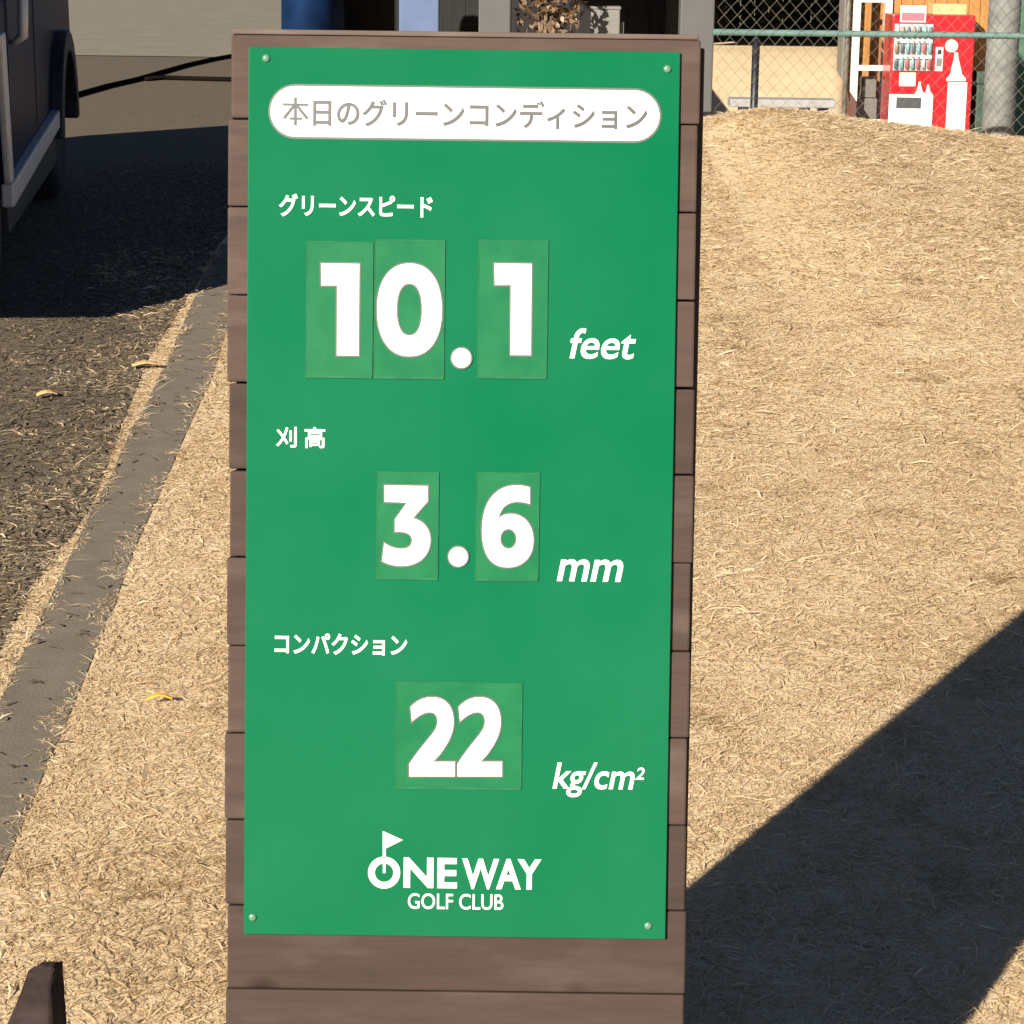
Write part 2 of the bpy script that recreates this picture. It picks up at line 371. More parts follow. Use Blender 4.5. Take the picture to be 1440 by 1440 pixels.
# ------------------------------------------------------------------ dry grass
def blades(name, px, py, length, width, tint, m, lift=(0.05, 0.7), label=None, cat=None, zoff=0.0, azim=None):
    n = len(px)
    az_ = RNG.uniform(0, 2 * np.pi, n) if azim is None else azim
    el_ = RNG.uniform(lift[0], lift[1], n)
    curl = RNG.normal(0, 0.7, n); droop = RNG.uniform(0.2, 0.9, n)
    pz = height(px, py) + zoff - 0.002
    segs = 2
    P = np.zeros((n, segs + 1, 3)); P[:, 0] = np.stack([px, py, pz], 1)
    a_, e_ = az_.copy(), el_.copy()
    tw = np.zeros((n, segs + 1, 3))
    for k in range(segs + 1):
        side = np.stack([-np.sin(a_), np.cos(a_), RNG.normal(0, 0.35, n)], 1)
        wk = width * (0.8, 1.0, 0.15)[k]
        tw[:, k] = side * wk[:, None] * 0.5
        if k < segs:
            st = length / segs
            P[:, k + 1] = P[:, k] + np.stack([np.cos(a_) * np.cos(e_), np.sin(a_) * np.cos(e_), np.sin(e_)], 1) * st[:, None]
            a_ = a_ + curl * 0.6; e_ = e_ - droop * 0.55
    gmin = (height(px, py) + zoff + 0.0015)[:, None]
    V = np.empty((n, (segs + 1) * 2, 3)); V[:, 0::2] = P - tw; V[:, 1::2] = P + tw
    V[:, 2:, 2] = np.maximum(V[:, 2:, 2], gmin)
    nvb = (segs + 1) * 2
    base = (np.arange(n) * nvb)[:, None, None]
    q = np.array([[2 * k, 2 * k + 1, 2 * k + 3, 2 * k + 2] for k in range(segs)])[None]
    Fc = (base + q).reshape(-1, 4)
    me = bpy.data.meshes.new(name)
    me.vertices.add(n * nvb); me.vertices.foreach_set('co', V.reshape(-1).astype(np.float32))
    me.loops.add(Fc.size); me.loops.foreach_set('vertex_index', Fc.reshape(-1).astype(np.int32))
    me.polygons.add(len(Fc)); me.polygons.foreach_set('loop_start', np.arange(0, Fc.size, 4, dtype=np.int32))
    at = me.attributes.new('tint', 'FLOAT', 'POINT'); at.data.foreach_set('value', np.repeat(tint, nvb).astype(np.float32))
    me.update(calc_edges=True)
    o = obj(name, me, m); o['kind'] = 'stuff'
    if label: o['label'] = label; o['category'] = cat
    return o
def vnoise(x, y, s, seed):
    r = np.random.default_rng(seed); g = r.random((64, 64))
    fx, fy = x * s, y * s; ix, iy = np.floor(fx).astype(int), np.floor(fy).astype(int); tx, ty = fx - ix, fy - iy
    tx, ty = tx * tx * (3 - 2 * tx), ty * ty * (3 - 2 * ty)
    A, B_ = g[ix % 64, iy % 64], g[(ix + 1) % 64, iy % 64]; C_, D_ = g[ix % 64, (iy + 1) % 64], g[(ix + 1) % 64, (iy + 1) % 64]
    return (A * (1 - tx) + B_ * tx) * (1 - ty) + (C_ * (1 - tx) + D_ * tx) * ty
def lawn_mask(x, y):
    jag = (vnoise(x, y, 9, 3) - 0.5) * 0.10 + (vnoise(x, y, 30, 4) - 0.5) * 0.06
    r = x > line(KR, np.minimum(y, KEND)) - 0.055 * np.maximum(y - KEND, 0) + jag * 0.7 - 0.02
    spill = (vnoise(x, y, 4.5, 13) - 0.62) * 0.6 + (vnoise(x, y, 15, 14) - 0.5) * 0.16
    out = line(DL, y) - 0.03 + np.minimum(spill, 0.03) - x          # straw thins out over the roadway
    l_ = (x < line(KL, y) + 0.012 - jag * 0.3) & (RNG.random(len(x)) < np.exp(-np.maximum(out, 0) / 0.075)) & (y < 9.4)
    return r | l_
def scatter(y0, y1, xl, xr, dens):
    lo = min(xl(y0), xl(y1)); hi = max(xr(y0), xr(y1))
    n = int((hi - lo) * (y1 - y0) * dens)
    x = RNG.uniform(lo, hi, n); y = RNG.uniform(y0, y1, n)
    k = (x > xl(y)) & (x < xr(y)); x, y = x[k], y[k]
    k = lawn_mask(x, y); return x[k], y[k]
X, Y, LN, WD = [], [], [], []
for (y0, y1, d, ln, wd) in ((2.2, 3.0, 14000, 0.021, 0.0022), (3.0, 4.6, 26000, 0.021, 0.0023), (4.6, 6.4, 17000, 0.024, 0.0029), (6.4, 8.6, 10000, 0.028, 0.0038), (8.6, 11.2, 6000, 0.034, 0.0052), (11.2, 14.2, 4000, 0.04, 0.0065)):
    x, y = scatter(y0, y1, lambda y: -0.15 * y - 0.55, lambda y: 0.225 * y + 0.3, d)
    keep = RNG.random(len(x)) < 0.5 + 0.7 * vnoise(x, y, 7, 8)
    x, y = x[keep], y[keep]
    X.append(x); Y.append(y); LN.append(RNG.lognormal(0, 0.45, len(x)) * ln); WD.append(RNG.uniform(0.5, 1.35, len(x)) * wd)
X, Y, LN, WD = map(np.concatenate, (X, Y, LN, WD))
patch = np.clip((vnoise(X, Y, 5.5, 21) * 0.6 + vnoise(X, Y, 13, 22) * 0.4 - 0.66) * 6, 0, 1)      # thin brown patches where the thatch shows
tint = np.clip(0.5 + RNG.normal(0, 0.15, len(X)) + (vnoise(X, Y, 2.2, 5) - 0.5) * 0.3 + (vnoise(X, Y, 14, 6) - 0.5) * 0.3 - 0.35 * patch, 0, 1)
tint[RNG.random(len(X)) < 0.025] = 0.0
print('blades', len(X), 'left', int((X < line(KL, Y)).sum()))
blades('dry_grass', X, Y, LN, WD, tint, M['straw'], (0.02, 0.4), 'dormant straw coloured grass blades matted over the lawn', 'grass', 0.002)
# straw bits scattered on roadway and kerb
n = 16000
y = RNG.uniform(3.6, 12, n); x = line(DL, y) - np.abs(RNG.normal(0, 0.45, n))
n2 = 160; y2 = RNG.uniform(3, 9.5, n2); u2 = RNG.uniform(0, 1, n2); x2 = line(KL, y2) * (1 - u2) + line(KR, y2) * u2
x, y = np.concatenate([x, x2]), np.concatenate([y, y2])
blades('straw_litter', x, y, RNG.lognormal(0, 0.4, len(x)) * 0.026, RNG.uniform(0.003, 0.009, len(x)), np.clip(RNG.beta(1.3, 2.2, len(x)), 0, 1), M['chip'], (0.0, 0.35),
       'loose straw bits scattered over the gritty roadway', 'straw', 0.006)

# ------------------------------------------------------------------ sign stand
LEAN = R(10.2)
B = on_g(632, 2008)
stand = empty('sign_stand', B, (-LEAN, 0, 0))
tag(stand, 'brown plank easel sign carrying a green course condition panel', 'sign')
_n = Vector((0, -math.cos(LEAN), math.sin(LEAN))); _v = Vector((0, math.sin(LEAN), math.cos(LEAN)))
def uv(px, py, off=0.0):
    d = ray(px, py); t = (_n.dot(B + _n * off - Vector((0, 0, EYE)))) / _n.dot(d); P = Vector((0, 0, EYE)) + d * t
    return (P.x - B.x, (P - B).dot(_v))
UL, UR = uv(321, 700)[0], uv(974, 700)[0]
jl = [166, 290, 412, 538, 661, 784, 908, 1030, 1152, 1273, 1392, 1511, 1630, 1749, 1867]
jr = [176, 300, 425, 546, 668, 792, 916, 1039, 1161, 1281, 1397, 1516, 1635, 1754, 1872]
joints = [uv(655, (p + q) / 2)[1] for p, q in zip(jl, jr)]
top_v = uv(655, 45)[1]
top_v -= 0.005
bounds = [top_v] + joints + [0.012]
for i in range(len(bounds) - 1):
    v1, v0 = bounds[i], bounds[i + 1]
    gl, gr_ = random.uniform(0.0002, 0.0013), random.uniform(0.0002, 0.0013)
    e = random.uniform(-0.0025, 0.0025)
    d0 = random.uniform(-0.0012, 0.0008)
    mb = MB()
    x0, x1, y0, y1 = UL + e, UR + e * 0.6, d0, d0 + 0.030
    mb.add([(x0, y0, v0 + gl), (x1, y0, v0 + gr_), (x1, y1, v0 + gr_), (x0, y1, v0 + gl), (x0, y0, v1 - gl), (x1, y0, v1 - gr_), (x1, y1, v1 - gr_), (x0, y1, v1 - gl)],
           [(0, 3, 2, 1), (4, 5, 6, 7), (0, 1, 5, 4), (1, 2, 6, 5), (2, 3, 7, 6), (3, 0, 4, 7)])
    mb.build('plank', M['plank'], stand, bevel=0.0022)
MB().box(UL + .002, UR - .002, -0.0016, 0.0285, top_v - 0.0002, top_v + 0.0052).build('top_edge', M['worn'], stand, bevel=0.0018)  # pale tone stands for wear and for sunlight on the top face
for (b0, b1, tw) in ((UL + 0.004, UL + 0.089, 0.0), (UR - 0.105, UR + 0.0005, 0.0065)):
    mb = MB(); t0 = 0.0315
    mb.add([(b0, t0, 0.02), (b1, t0, 0.02), (b1, t0 + .036, 0.02), (b0, t0 + .036, 0.02), (b0 + tw, t0, top_v - .004), (b1 + tw, t0, top_v - .004), (b1 + tw, t0 + .036, top_v - .004), (b0 + tw, t0 + .036, top_v - .004)],
           [(0, 3, 2, 1), (4, 5, 6, 7), (0, 1, 5, 4), (1, 2, 6, 5), (2, 3, 7, 6), (3, 0, 4, 7)])
    mb.build('batten', M['batten'], stand, bevel=0.002)
# upright rear legs, cross rail and stretchers (the stand's frame is tilted, so feet are solved on the ground)
MB().box(UL + .09, UR - .107, 0.0315, 0.066, 0.98, 1.06).build('cross_rail', M['batten'], stand, bevel=0.002)
_inv = Matrix.Rotation(LEAN, 3, 'X')
foot = _inv @ Vector((0, 0.35, 0.35 * SLOPE - 0.005))
def beam(name, p_, q_, w_, d_):
    pm = MB(); ax = (q_ - p_).normalized(); sx = Vector((1, 0, 0)) if abs(ax.x) < .9 else Vector((0, 1, 0)); sy = ax.cross(sx)
    cs = [sx * a_ * w_ + sy * b_ * d_ for a_, b_ in ((-1, -1), (1, -1), (1, 1), (-1, 1))]
    pm.add([p_ + c for c in cs] + [q_ + c for c in cs], [(0, 3, 2, 1), (4, 5, 6, 7), (0, 1, 5, 4), (1, 2, 6, 5), (2, 3, 7, 6), (3, 0, 4, 7)])
    return pm.build(name, M['batten'], stand, bevel=0.002)
for x_ in (UL + 0.035, UR - 0.035):
    beam('rear_leg', Vector((x_, foot.y, foot.z)), Vector((x_, 0.09, top_v - 0.03)), 0.021, 0.017)
for t_ in (0.12, 0.5): 
    q_ = foot.lerp(Vector((0, 0.09, top_v - 0.03)), t_); beam('stretcher', Vector((UL + .058, q_.y, q_.z)), Vector((UR - .058, q_.y, q_.z)), 0.017, 0.03)

_tp = Vector((0, 0.085, top_v - 0.035))
for x_ in (UL + .001, UR - .013):
    MB().prism([(0.068, 0.02), (foot.y - .016, foot.z + .01), (_tp.y - .018, _tp.z - .02), (0.0685, _tp.z)], x_, x_ + .012, axis=0).build('side_panel', M['batten'], stand)

# green panel
PT = 0.004
c4 = [uv(353, 67), uv(956, 74), uv(935, 1320), uv(341, 1311)]
pl, pr = (c4[0][0] + c4[3][0]) / 2, (c4[1][0] + c4[2][0]) / 2
ptop, pbot = (c4[0][1] + c4[1][1]) / 2, (c4[2][1] + c4[3][1]) / 2
panel = MB().box(pl, pr, -0.0015 - PT, -0.0015, pbot, ptop).build('panel', M['panel'], stand, bevel=0.0008)
panel['label'] = 'green printed panel with white lettering'
FR = -0.0015 - PT               # front face of the panel, local y
def curve_mesh(name, splines, z0, th, offset=0.0):
    cu = bpy.data.curves.new(name, 'CURVE'); cu.dimensions = '2D'; cu.fill_mode = 'BOTH'; cu.extrude = th / 2; cu.offset = offset
    for pts in splines:
        sp = cu.splines.new('POLY'); sp.points.add(len(pts) - 1)
        for p_, q_ in zip(sp.points, pts): p_.co = (q_[0], q_[1], 0, 1)
        sp.use_cyclic_u = True
    return to_board(name, cu, z0, th)
def to_board(name, cu, z0, th, fit=None, shear=0.0):
    """flat curve (x right, y up) -> mesh standing in the panel's plane, its back z0 in front of the panel"""
    o = bpy.data.objects.new(name, cu); col.objects.link(o)
    dg = bpy.context.evaluated_depsgraph_get(); dg.update()
    me = bpy.data.meshes.new_from_object(o.evaluated_get(dg)); bpy.data.objects.remove(o); bpy.data.curves.remove(cu)
    co = np.empty(len(me.vertices) * 3); me.vertices.foreach_get('co', co); co = co.reshape(-1, 3)
    if fit is not None:
        co[:, 0] += shear * co[:, 1]
        lo, hi = co.min(0), co.max(0)
        co[:, 0] = fit[0] + (co[:, 0] - lo[0]) / (hi[0] - lo[0]) * (fit[1] - fit[0])
        co[:, 1] = fit[2] + (co[:, 1] - lo[1]) / (hi[1] - lo[1]) * (fit[3] - fit[2])
    zz = co[:, 2]; zr = max(zz.max() - zz.min(), 1e-9); t = (zz - zz.min()) / zr
    out = np.stack([co[:, 0], FR - z0 - t * th, co[:, 1]], 1)
    me.vertices.foreach_set('co', out.reshape(-1)); me.materials.clear(); me.update(); me.name = name
    return me
def text_mesh(name, s, xl, xr_, yt, yb, bold=0.0, shear=0.0, z0=0.0002, th=0.0005):
    cu = bpy.data.curves.new(name, 'FONT'); cu.body = s; cu.size = 1.0; cu.extrude = 0.01; cu.offset = bold; cu.resolution_u = 6
    xm = (xl + xr_) / 2
    ym = (yt + yb) / 2
    return to_board(name, cu, z0, th, (uv(xl, ym)[0], uv(xr_, ym)[0], uv(xm, yb)[1], uv(xm, yt)[1]), shear)
def letter(s, *a, m='white_print', halo=None, **k):
    o = obj('lettering', text_mesh('lettering', s, *a, **k), M[m], panel)
    return o
# title pill
def pill(x0, x1, y0, y1, n=18):
    l_, r_, b_, t_ = uv(x0, (y0 + y1) / 2)[0], uv(x1, (y0 + y1) / 2)[0], uv((x0 + x1) / 2, y1)[1], uv((x0 + x1) / 2, y0)[1]
    rr = (t_ - b_) / 2; cy = (t_ + b_) / 2
    return [(r_ - rr + rr * math.cos(q), cy + rr * math.sin(q)) for q in np.linspace(-math.pi / 2, math.pi / 2, n)] + \
           [(l_ + rr + rr * math.cos(q), cy + rr * math.sin(q)) for q in np.linspace(math.pi / 2, 3 * math.pi / 2, n)]
obj('title_outline', curve_mesh('title_outline', [pill(378, 930, 122, 199)], 0.0, 0.0003), M['outline'], panel)
obj('title_plate', curve_mesh('title_plate', [pill(381, 927, 125, 196)], 0.0003, 0.0004), M['white_print'], panel)
for i, q4 in enumerate((((398.5, 146), (434, 146.6), (434, 150), (398.5, 149.4)), ((414.2, 137.8), (418, 137.8), (418, 177.3), (414.2, 177.3)),
                        ((413, 148), (416.4, 149.8), (401.5, 168.5), (398.3, 166)), ((416, 149.8), (419.4, 148), (434.6, 166.6), (431.4, 169)), ((407.5, 165.8), (425, 166.1), (425, 169.4), (407.5, 169.1)))):
    obj('letter_stroke', curve_mesh('letter_stroke', [[uv(*q) for q in q4]], 0.0008 + i * 0.00006, 0.0004), M['grey_print'], panel)
letter('日のグリーンコンディション', 441, 910, 142, 181, bold=0.02, m='grey_print', z0=0.0008)
letter('グリーンスピード', 393, 609, 274, 306, bold=0.025)
letter('刈', 389, 418, 600, 629, bold=0.018)
letter('高', 429, 458, 600, 630, bold=0.018)
letter('コンパクション', 387, 573, 890, 920, bold=0.025)
letter('feet', 801, 894, 462, 505, bold=0.012, shear=0.2)
letter('mm', 783, 876, 786, 817, bold=0.016, shear=0.2)
letter('kg/cm', 777, 892, 1071, 1120, bold=0.014, shear=0.2)
letter('2', 893, 906, 1078, 1095, bold=0.016, shear=0.2)
# number plates
def rect(x0, x1, y0, y1):
    ym, xm = (y0 + y1) / 2, (x0 + x1) / 2
    return uv(x0, ym)[0], uv(x1, ym)[0], uv(xm, y1)[1], uv(xm, y0)[1]
for (x0, x1, y0, y1) in ((431, 525, 340, 532), (526.5, 625.5, 337.5, 533.5), (672, 770, 338, 533), (530, 617, 663, 815), (669, 758, 664, 817), (557, 734, 958, 1109)):
    l_, r_, b_, t_ = rect(x0, x1, y0, y1)
    MB().box(l_, r_, FR - 0.0011, FR - 0.0002, b_, t_).build('number_plate', M['plate'], panel, bevel=0.0003)
    rim = MB(); k = 0.0011
    rim.box(l_ + .0004, r_ - .0004, FR - 0.0015, FR - 0.0012, b_ + .0003, b_ + k * 2.6); rim.box(l_, r_, FR - 0.0014, FR - 0.0012, t_ - k, t_)
    rim.box(l_, l_ + k, FR - 0.0014, FR - 0.0012, b_ + k * 2.7, t_ - k * 1.05); rim.box(r_ - k, r_, FR - 0.0014, FR - 0.0012, b_ + k * 2.7, t_ - k * 1.05)
    rim.build('plate_rim', M['plate_rim'], panel)
# numerals, drawn as outlines in photo pixels
def ell(cx, cy, rx, ry, n=48, p=2.0, a0=0.0, a1=2 * math.pi):
    out = []
    for q in np.linspace(a0, a1, n, endpoint=(a1 - a0) < 6.28):
        c, s = math.cos(q), math.sin(q)
        out.append((cx + rx * math.copysign(abs(c) ** (2 / p), c), cy + ry * math.copysign(abs(s) ** (2 / p), s)))
    return out
def bez(*pts, n=10):
    """cubic chain p0 c c p c c p ..."""
    out = [pts[0]]
    for i in range(0, len(pts) - 1, 3):
        a_, b_, c_, d_ = (np.array(q, float) for q in pts[i:i + 4])
        for t in np.linspace(0, 1, n + 1)[1:]:
            out.append(tuple((1 - t) ** 3 * a_ + 3 * (1 - t) ** 2 * t * b_ + 3 * (1 - t) * t * t * c_ + t ** 3 * d_))
    return out
def one(x0, xs_, x1, y0, yf, y1): return [[(x0, y0), (x1, y0 + .5), (x1 - 1, y1), (xs_, y1 - .3), (xs_ + .5, yf), (x0 + .5, yf)]]
def three():
    o = [(541.5, 682), (602, 683), (602, 704)] + [(602, 704), (581, 728)]
    o += bez((581, 728), (597, 732), (606, 744), (605.5, 760), (604.5, 782), (588, 795), (566, 795), (555, 795), (545, 792.5), (538, 788))
    o += bez((541, 763), (548, 768), (556, 771), (565, 771), (574, 771), (580, 767), (580, 759), (580, 751), (573, 747), (562, 747), (560, 747), (558, 747), (556, 747))
    o += [(556, 730), (573, 706), (541.5, 705)]
    return [o]
def six():
    out = bez((745, 685), (738, 682.5), (731, 682), (724, 682), (697, 683), (678, 705), (678, 745), (678, 779), (690, 797), (714, 797), (736, 797), (750, 782), (750, 759),
              (750, 737), (737, 722), (718, 722), (711, 722), (704.5, 724.5), (701, 729), (704, 714), (712, 706), (726, 705), (733, 705), (739, 706), (745, 708))
    return [out, ell(715, 757, 11.5, 14, 30)]
def two(x0, x1):
    w_ = x1 - x0; s = lambda a_, y_: (x0 + a_ * w_, y_)
    return [bez(s(.03, 993), s(.15, 984), s(.32, 979), s(.5, 979), s(.8, 979), s(.97, 992), s(.97, 1013), s(.97, 1030), s(.86, 1043), s(.66, 1060))
            + [s(.52, 1069.5), s(1.0, 1069.5), s(1.0, 1090), s(0.0, 1090), s(0.0, 1073)]
            + bez(s(0, 1073), s(.15, 1058), s(.3, 1047), s(.45, 1035), s(.57, 1026), s(.62, 1020), s(.62, 1013), s(.62, 1004), s(.55, 1000), s(.45, 1000), s(.32, 1000), s(.18, 1006), s(.06, 1013))]
NUM = [one(452.5, 474.5, 506, 371, 401.5, 500), [ell(576.3, 436, 45.3, 65, 60, 2.25), ell(576.2, 435.5, 17.8, 36.5, 44, 2.3)], [ell(649, 503.5, 13.6, 13.8, 30)], one(695.5, 718, 747.5, 371, 401, 499.5),
       three(), [ell(644.5, 782, 13.4, 13.7, 30)], six(), two(576, 640), two(643.5, 706)]
for sp in NUM:
    board = [[uv(px, py + (px - 654) * 0.0) for px, py in s_] for s_ in sp]
    obj('numeral_outline', curve_mesh('numeral_outline', board, 0.0012, 0.0004, 0.0016), M['outline'], panel)
    obj('numeral', curve_mesh('numeral', board, 0.0017, 0.0004), M['white_print'], panel)
# club logo: flag in a ring, club name
ring = [[uv(*q) for q in ell(540.6, 1225.4, 22.6, 22.4, 40)], [uv(*q) for q in ell(540.6, 1225.4, 13, 13, 30)]]
obj('logo_ring', curve_mesh('logo_ring', ring, 0.0002, 0.0005), M['white_print'], panel)
obj('logo_flag', curve_mesh('logo_flag', [[uv(*q) for q in ((538.7, 1167), (567, 1179.6), (543, 1191.5), (543, 1204), (538.7, 1204))]], 0.0002, 0.0005), M['white_print'], panel)
obj('logo_pin', curve_mesh('logo_pin', [[uv(*q) for q in ((538.9, 1211), (542.6, 1211), (542.6, 1226), (538.9, 1226))]], 0.0002, 0.0005), M['white_print'], panel)
letter('NE', 568, 643, 1204.5, 1247, bold=0.03)
letter('WAY', 650, 761, 1206, 1249, bold=0.03)
letter('GOLF CLUB', 574, 708, 1255, 1277, bold=0.008)
for (px, py) in ((375, 83), (938, 98), (356, 1288), (911, 1300)):
    u_, v_ = uv(px, py); mb = MB(); mb.lathe([(FR - 0.0001, 0.0042), (FR - 0.0012, 0.004), (FR - 0.0022, 0.0027), (FR - 0.0025, 0.0008)], (u_, 0, v_), axis=1, n=16)
    mb.build('screw', M['screw'], panel, smooth=True)

# ------------------------------------------------------------------ timber and small litter beside the sign
PY = 2.25
def post_ring(pts, yy): return [on_y(px, py, y_) for (px, py), y_ in zip(pts, yy)]
top_r = [on_y(40, 1364, PY), on_y(74, 1358, PY - .01), on_y(91, 1350, PY + .035), on_y(58, 1352, PY + .045)]
mid_r = [on_y(21, 1404, PY - .03), on_y(72, 1408, PY - .04), on_y(92, 1402, PY + .01), on_y(60, 1402, PY + .02)]
low_r = [on_y(4, 1445, PY - .05), on_y(74, 1450, PY - .06), on_y(95, 1446, PY - .01), on_y(60, 1446, PY + .0)]
_d = (sum(low_r, Vector()) - sum(top_r, Vector())) / 4; _d = Vector((0.25 * _d.x, 0.4 * _d.y, _d.z))
_t = [(float(gbase(p.y)) - 0.03 - p.z) / _d.z for p in low_r]
base_r = [p + _d * t for p, t in zip(low_r, _t)]
keys = [top_r, mid_r, low_r, base_r]; cum = [0, .12, .25, 1.0]
mb = MB(); rings = []; rp = random.Random(5); NR = 16
for i in range(NR):
    t = (i / (NR - 1)) ** 1.6; k = max(j for j in range(3) if cum[j] <= t); f_ = (t - cum[k]) / (cum[k + 1] - cum[k])
    q4 = [keys[k][j].lerp(keys[k + 1][j], f_) for j in range(4)]; ring_ = []
    for j in range(4):
        for u_ in (0.08, 0.3, 0.5, 0.7, 0.92):
            p = q4[j].lerp(q4[(j + 1) % 4], u_); ring_.append(p + Vector((rp.gauss(0, .0007), rp.gauss(0, .0007), rp.gauss(0, .0004))))
    rings.append(ring_)
NP = 20
mb.add([p for r_ in rings for p in r_], [tuple(range(NP))] + [(NP * i + k, NP * i + (k + 1) % NP, NP * i + NP + (k + 1) % NP, NP * i + NP + k) for i in range(NR - 1) for k in range(NP)] + [tuple(NP * (NR - 1) + k for k in range(NP - 1, -1, -1))])
tag(mb.build('wooden_post', M['timber'], None, bevel=0.003), 'weathered dark wooden post with a rough slanted top', 'post')
def litter(name, px, py, ln, wd, ang, m, label, cat):
    p = on_g(px, py); mb = MB(); n = 5; vs, fs = [], []
    for i in range(n):
        t = i / (n - 1); ww = wd * (0.35 + 0.65 * math.sin(math.pi * min(0.9, 0.15 + t * 0.75))) / 2; x = (t - 0.5) * ln; zc = 0.014 + 0.01 * math.sin(t * 3)
        vs += [(x, -ww, zc + .003), (x, ww, zc + .003), (x, ww, zc), (x, -ww, zc)]
    fs = [(0, 1, 2, 3), (4 * n - 1, 4 * n - 2, 4 * n - 3, 4 * n - 4)] + [(4 * i + k, 4 * i + 4 + k, 4 * i + 4 + (k + 1) % 4, 4 * i + (k + 1) % 4) for i in range(n - 1) for k in range(4)]
    mb.add(vs, fs); o = mb.build(name, m, None); o.location = p; o.rotation_euler = (0, 0, ang); return tag(o, label, cat)
litter('orange_tee', 224, 994, 0.05, 0.012, 0.05, M['orange'], 'small orange plastic tee lying on the lawn beside the sign', 'tee')
litter('fallen_leaf', 66, 562, 0.06, 0.035, 0.3, M['cardboard'], 'pale tan leaf lying on the gritty roadway', 'leaf')
litter('fallen_leaf', 205, 520, 0.085, 0.04, 0.25, M['cardboard'], 'pale folded leaf at the edge of roadway and kerb', 'leaf')

# ------------------------------------------------------------------ parked van
van_rear = Vector((-1.735, 7.55, float(gbase(7.55)) + .004)); van_head = R(5.5)
van = empty('parked_van', van_rear, (math.atan(SLOPE), 0, van_head))
tag(van, 'dark navy compact van with silver sill trim parked on the roadway', 'van')
VL, VW = 3.95, 1.5
YS = VL / 5.3
def arch(cy, r, n=12): return [(cy + r * math.cos(q), 0.32 + r * math.sin(q)) for q in np.linspace(math.pi, 0, n)]
wr, wf = 0.66, 3.28
prof = [(0, 0.34)] + arch(wr, 0.35) + arch(wf, 0.35) + [(VL - .06, 0.3), (VL, 0.55), (VL - .05, 0.86), (VL - .25, 1.02), (0.02, 1.04)]
MB().prism(prof, -VW, 0.0, axis=0).build('body', M['navy'], van, bevel=0.03)
up = [(0.04, 1.04), (0.1, 2.18), (0.25, 2.28), (2.95, 2.27), (3.2, 2.1), (VL - .3, 1.02)]
mb = MB(); n = len(up); ins = 0.11
vs_ = []
for sx_ in (0, 1):
    for (y_, z_) in up:
        t = (z_ - 1.02) / 0.95; vs_.append(((-ins * t - 0.02) if sx_ else (-VW + ins * t + 0.02), y_, z_))
mb.add(vs_, [tuple(range(n - 1, -1, -1)), tuple(range(n, 2 * n))] + [(i, (i + 1) % n, n + (i + 1) % n, n + i) for i in range(n)])
mb.build('cabin', M['navy'], van, bevel=0.04)
BOXF = [(0, 1, 2, 3), (7, 6, 5, 4), (0, 4, 5, 1), (1, 5, 6, 2), (2, 6, 7, 3), (3, 7, 4, 0)]
def side_pane(y0, y1, z0, z1, s):
    mb = MB(); vs = []
    for o_ in (0.004, -0.02):
        for (y_, z_) in ((y0, z0), (y1, z0), (y1 - 0.08, z1), (y0 + 0.04, z1)):
            t = (z_ - 1.02) / 0.95; x_ = -ins * t - 0.02 + o_; vs.append((x_ if s else -VW - x_, y_, z_))
    mb.add(vs, BOXF); return mb.build('window', M['glass'], van)
for s in (0, 1):
    for a_, b_ in ((0.3, 1.25), (1.33, 2.2), (2.28, 3.1)): side_pane(a_, b_, 1.1, 1.7, s)
MB().add([(-0.2, VL - .33, 1.09), (-VW + .2, VL - .33, 1.09), (-VW + .26, 3.385, 1.75), (-0.26, 3.385, 1.75), (-0.2, VL - .37, 1.07), (-VW + .2, VL - .37, 1.07), (-VW + .26, 3.345, 1.73), (-0.26, 3.345, 1.73)], BOXF).build('windscreen', M['glass'], van)
MB().add([(-0.2, 0.045, 1.12), (-VW + .2, 0.045, 1.12), (-VW + .26, 0.1, 1.72), (-0.26, 0.1, 1.72), (-0.2, 0.09, 1.12), (-VW + .2, 0.09, 1.12), (-VW + .26, 0.15, 1.72), (-0.26, 0.15, 1.72)], BOXF).build('rear_window', M['glass'], van)
MB().box(-VW + .02, -0.02, -0.08, 0.03, 0.34, 0.56).build('rear_bumper', M['black'], van, bevel=0.03)
MB().box(-VW + .02, -0.02, VL - .1, VL + .07, 0.3, 0.52).build('front_bumper', M['black'], van, bevel=0.04)
for s in (-0.12, -VW + 0.02): MB().box(s, s + 0.1, -0.03, 0.05, 0.75, 1.2).build('tail_lamp', M['red_lamp'], van, bevel=0.015)
for s in (-0.34, -VW + 0.06): MB().box(s, s + 0.28, VL - .1, VL + .01, 0.62, 0.8).build('headlight', M['silver'], van, bevel=0.03)
def wheel(x, y_, s):
    w_ = MB().lathe([(-.08 * s, 0.19), (-.085 * s, 0.27), (-.06 * s, 0.30), (.06 * s, 0.30), (.085 * s, 0.27), (.08 * s, 0.19)], (x, y_, 0.298), 0, 28).build('wheel', M['tyre'], van, smooth=True)
    MB().lathe([(.02 * s, 0.188), (.072 * s, 0.18), (.06 * s, 0.14), (.08 * s, 0.05)], (x, y_, 0.298), 0, 20).build('rim', M['alloy'], w_)
for y_ in (wr, wf): wheel(-0.09, y_, 1); wheel(-VW + 0.09, y_, -1)
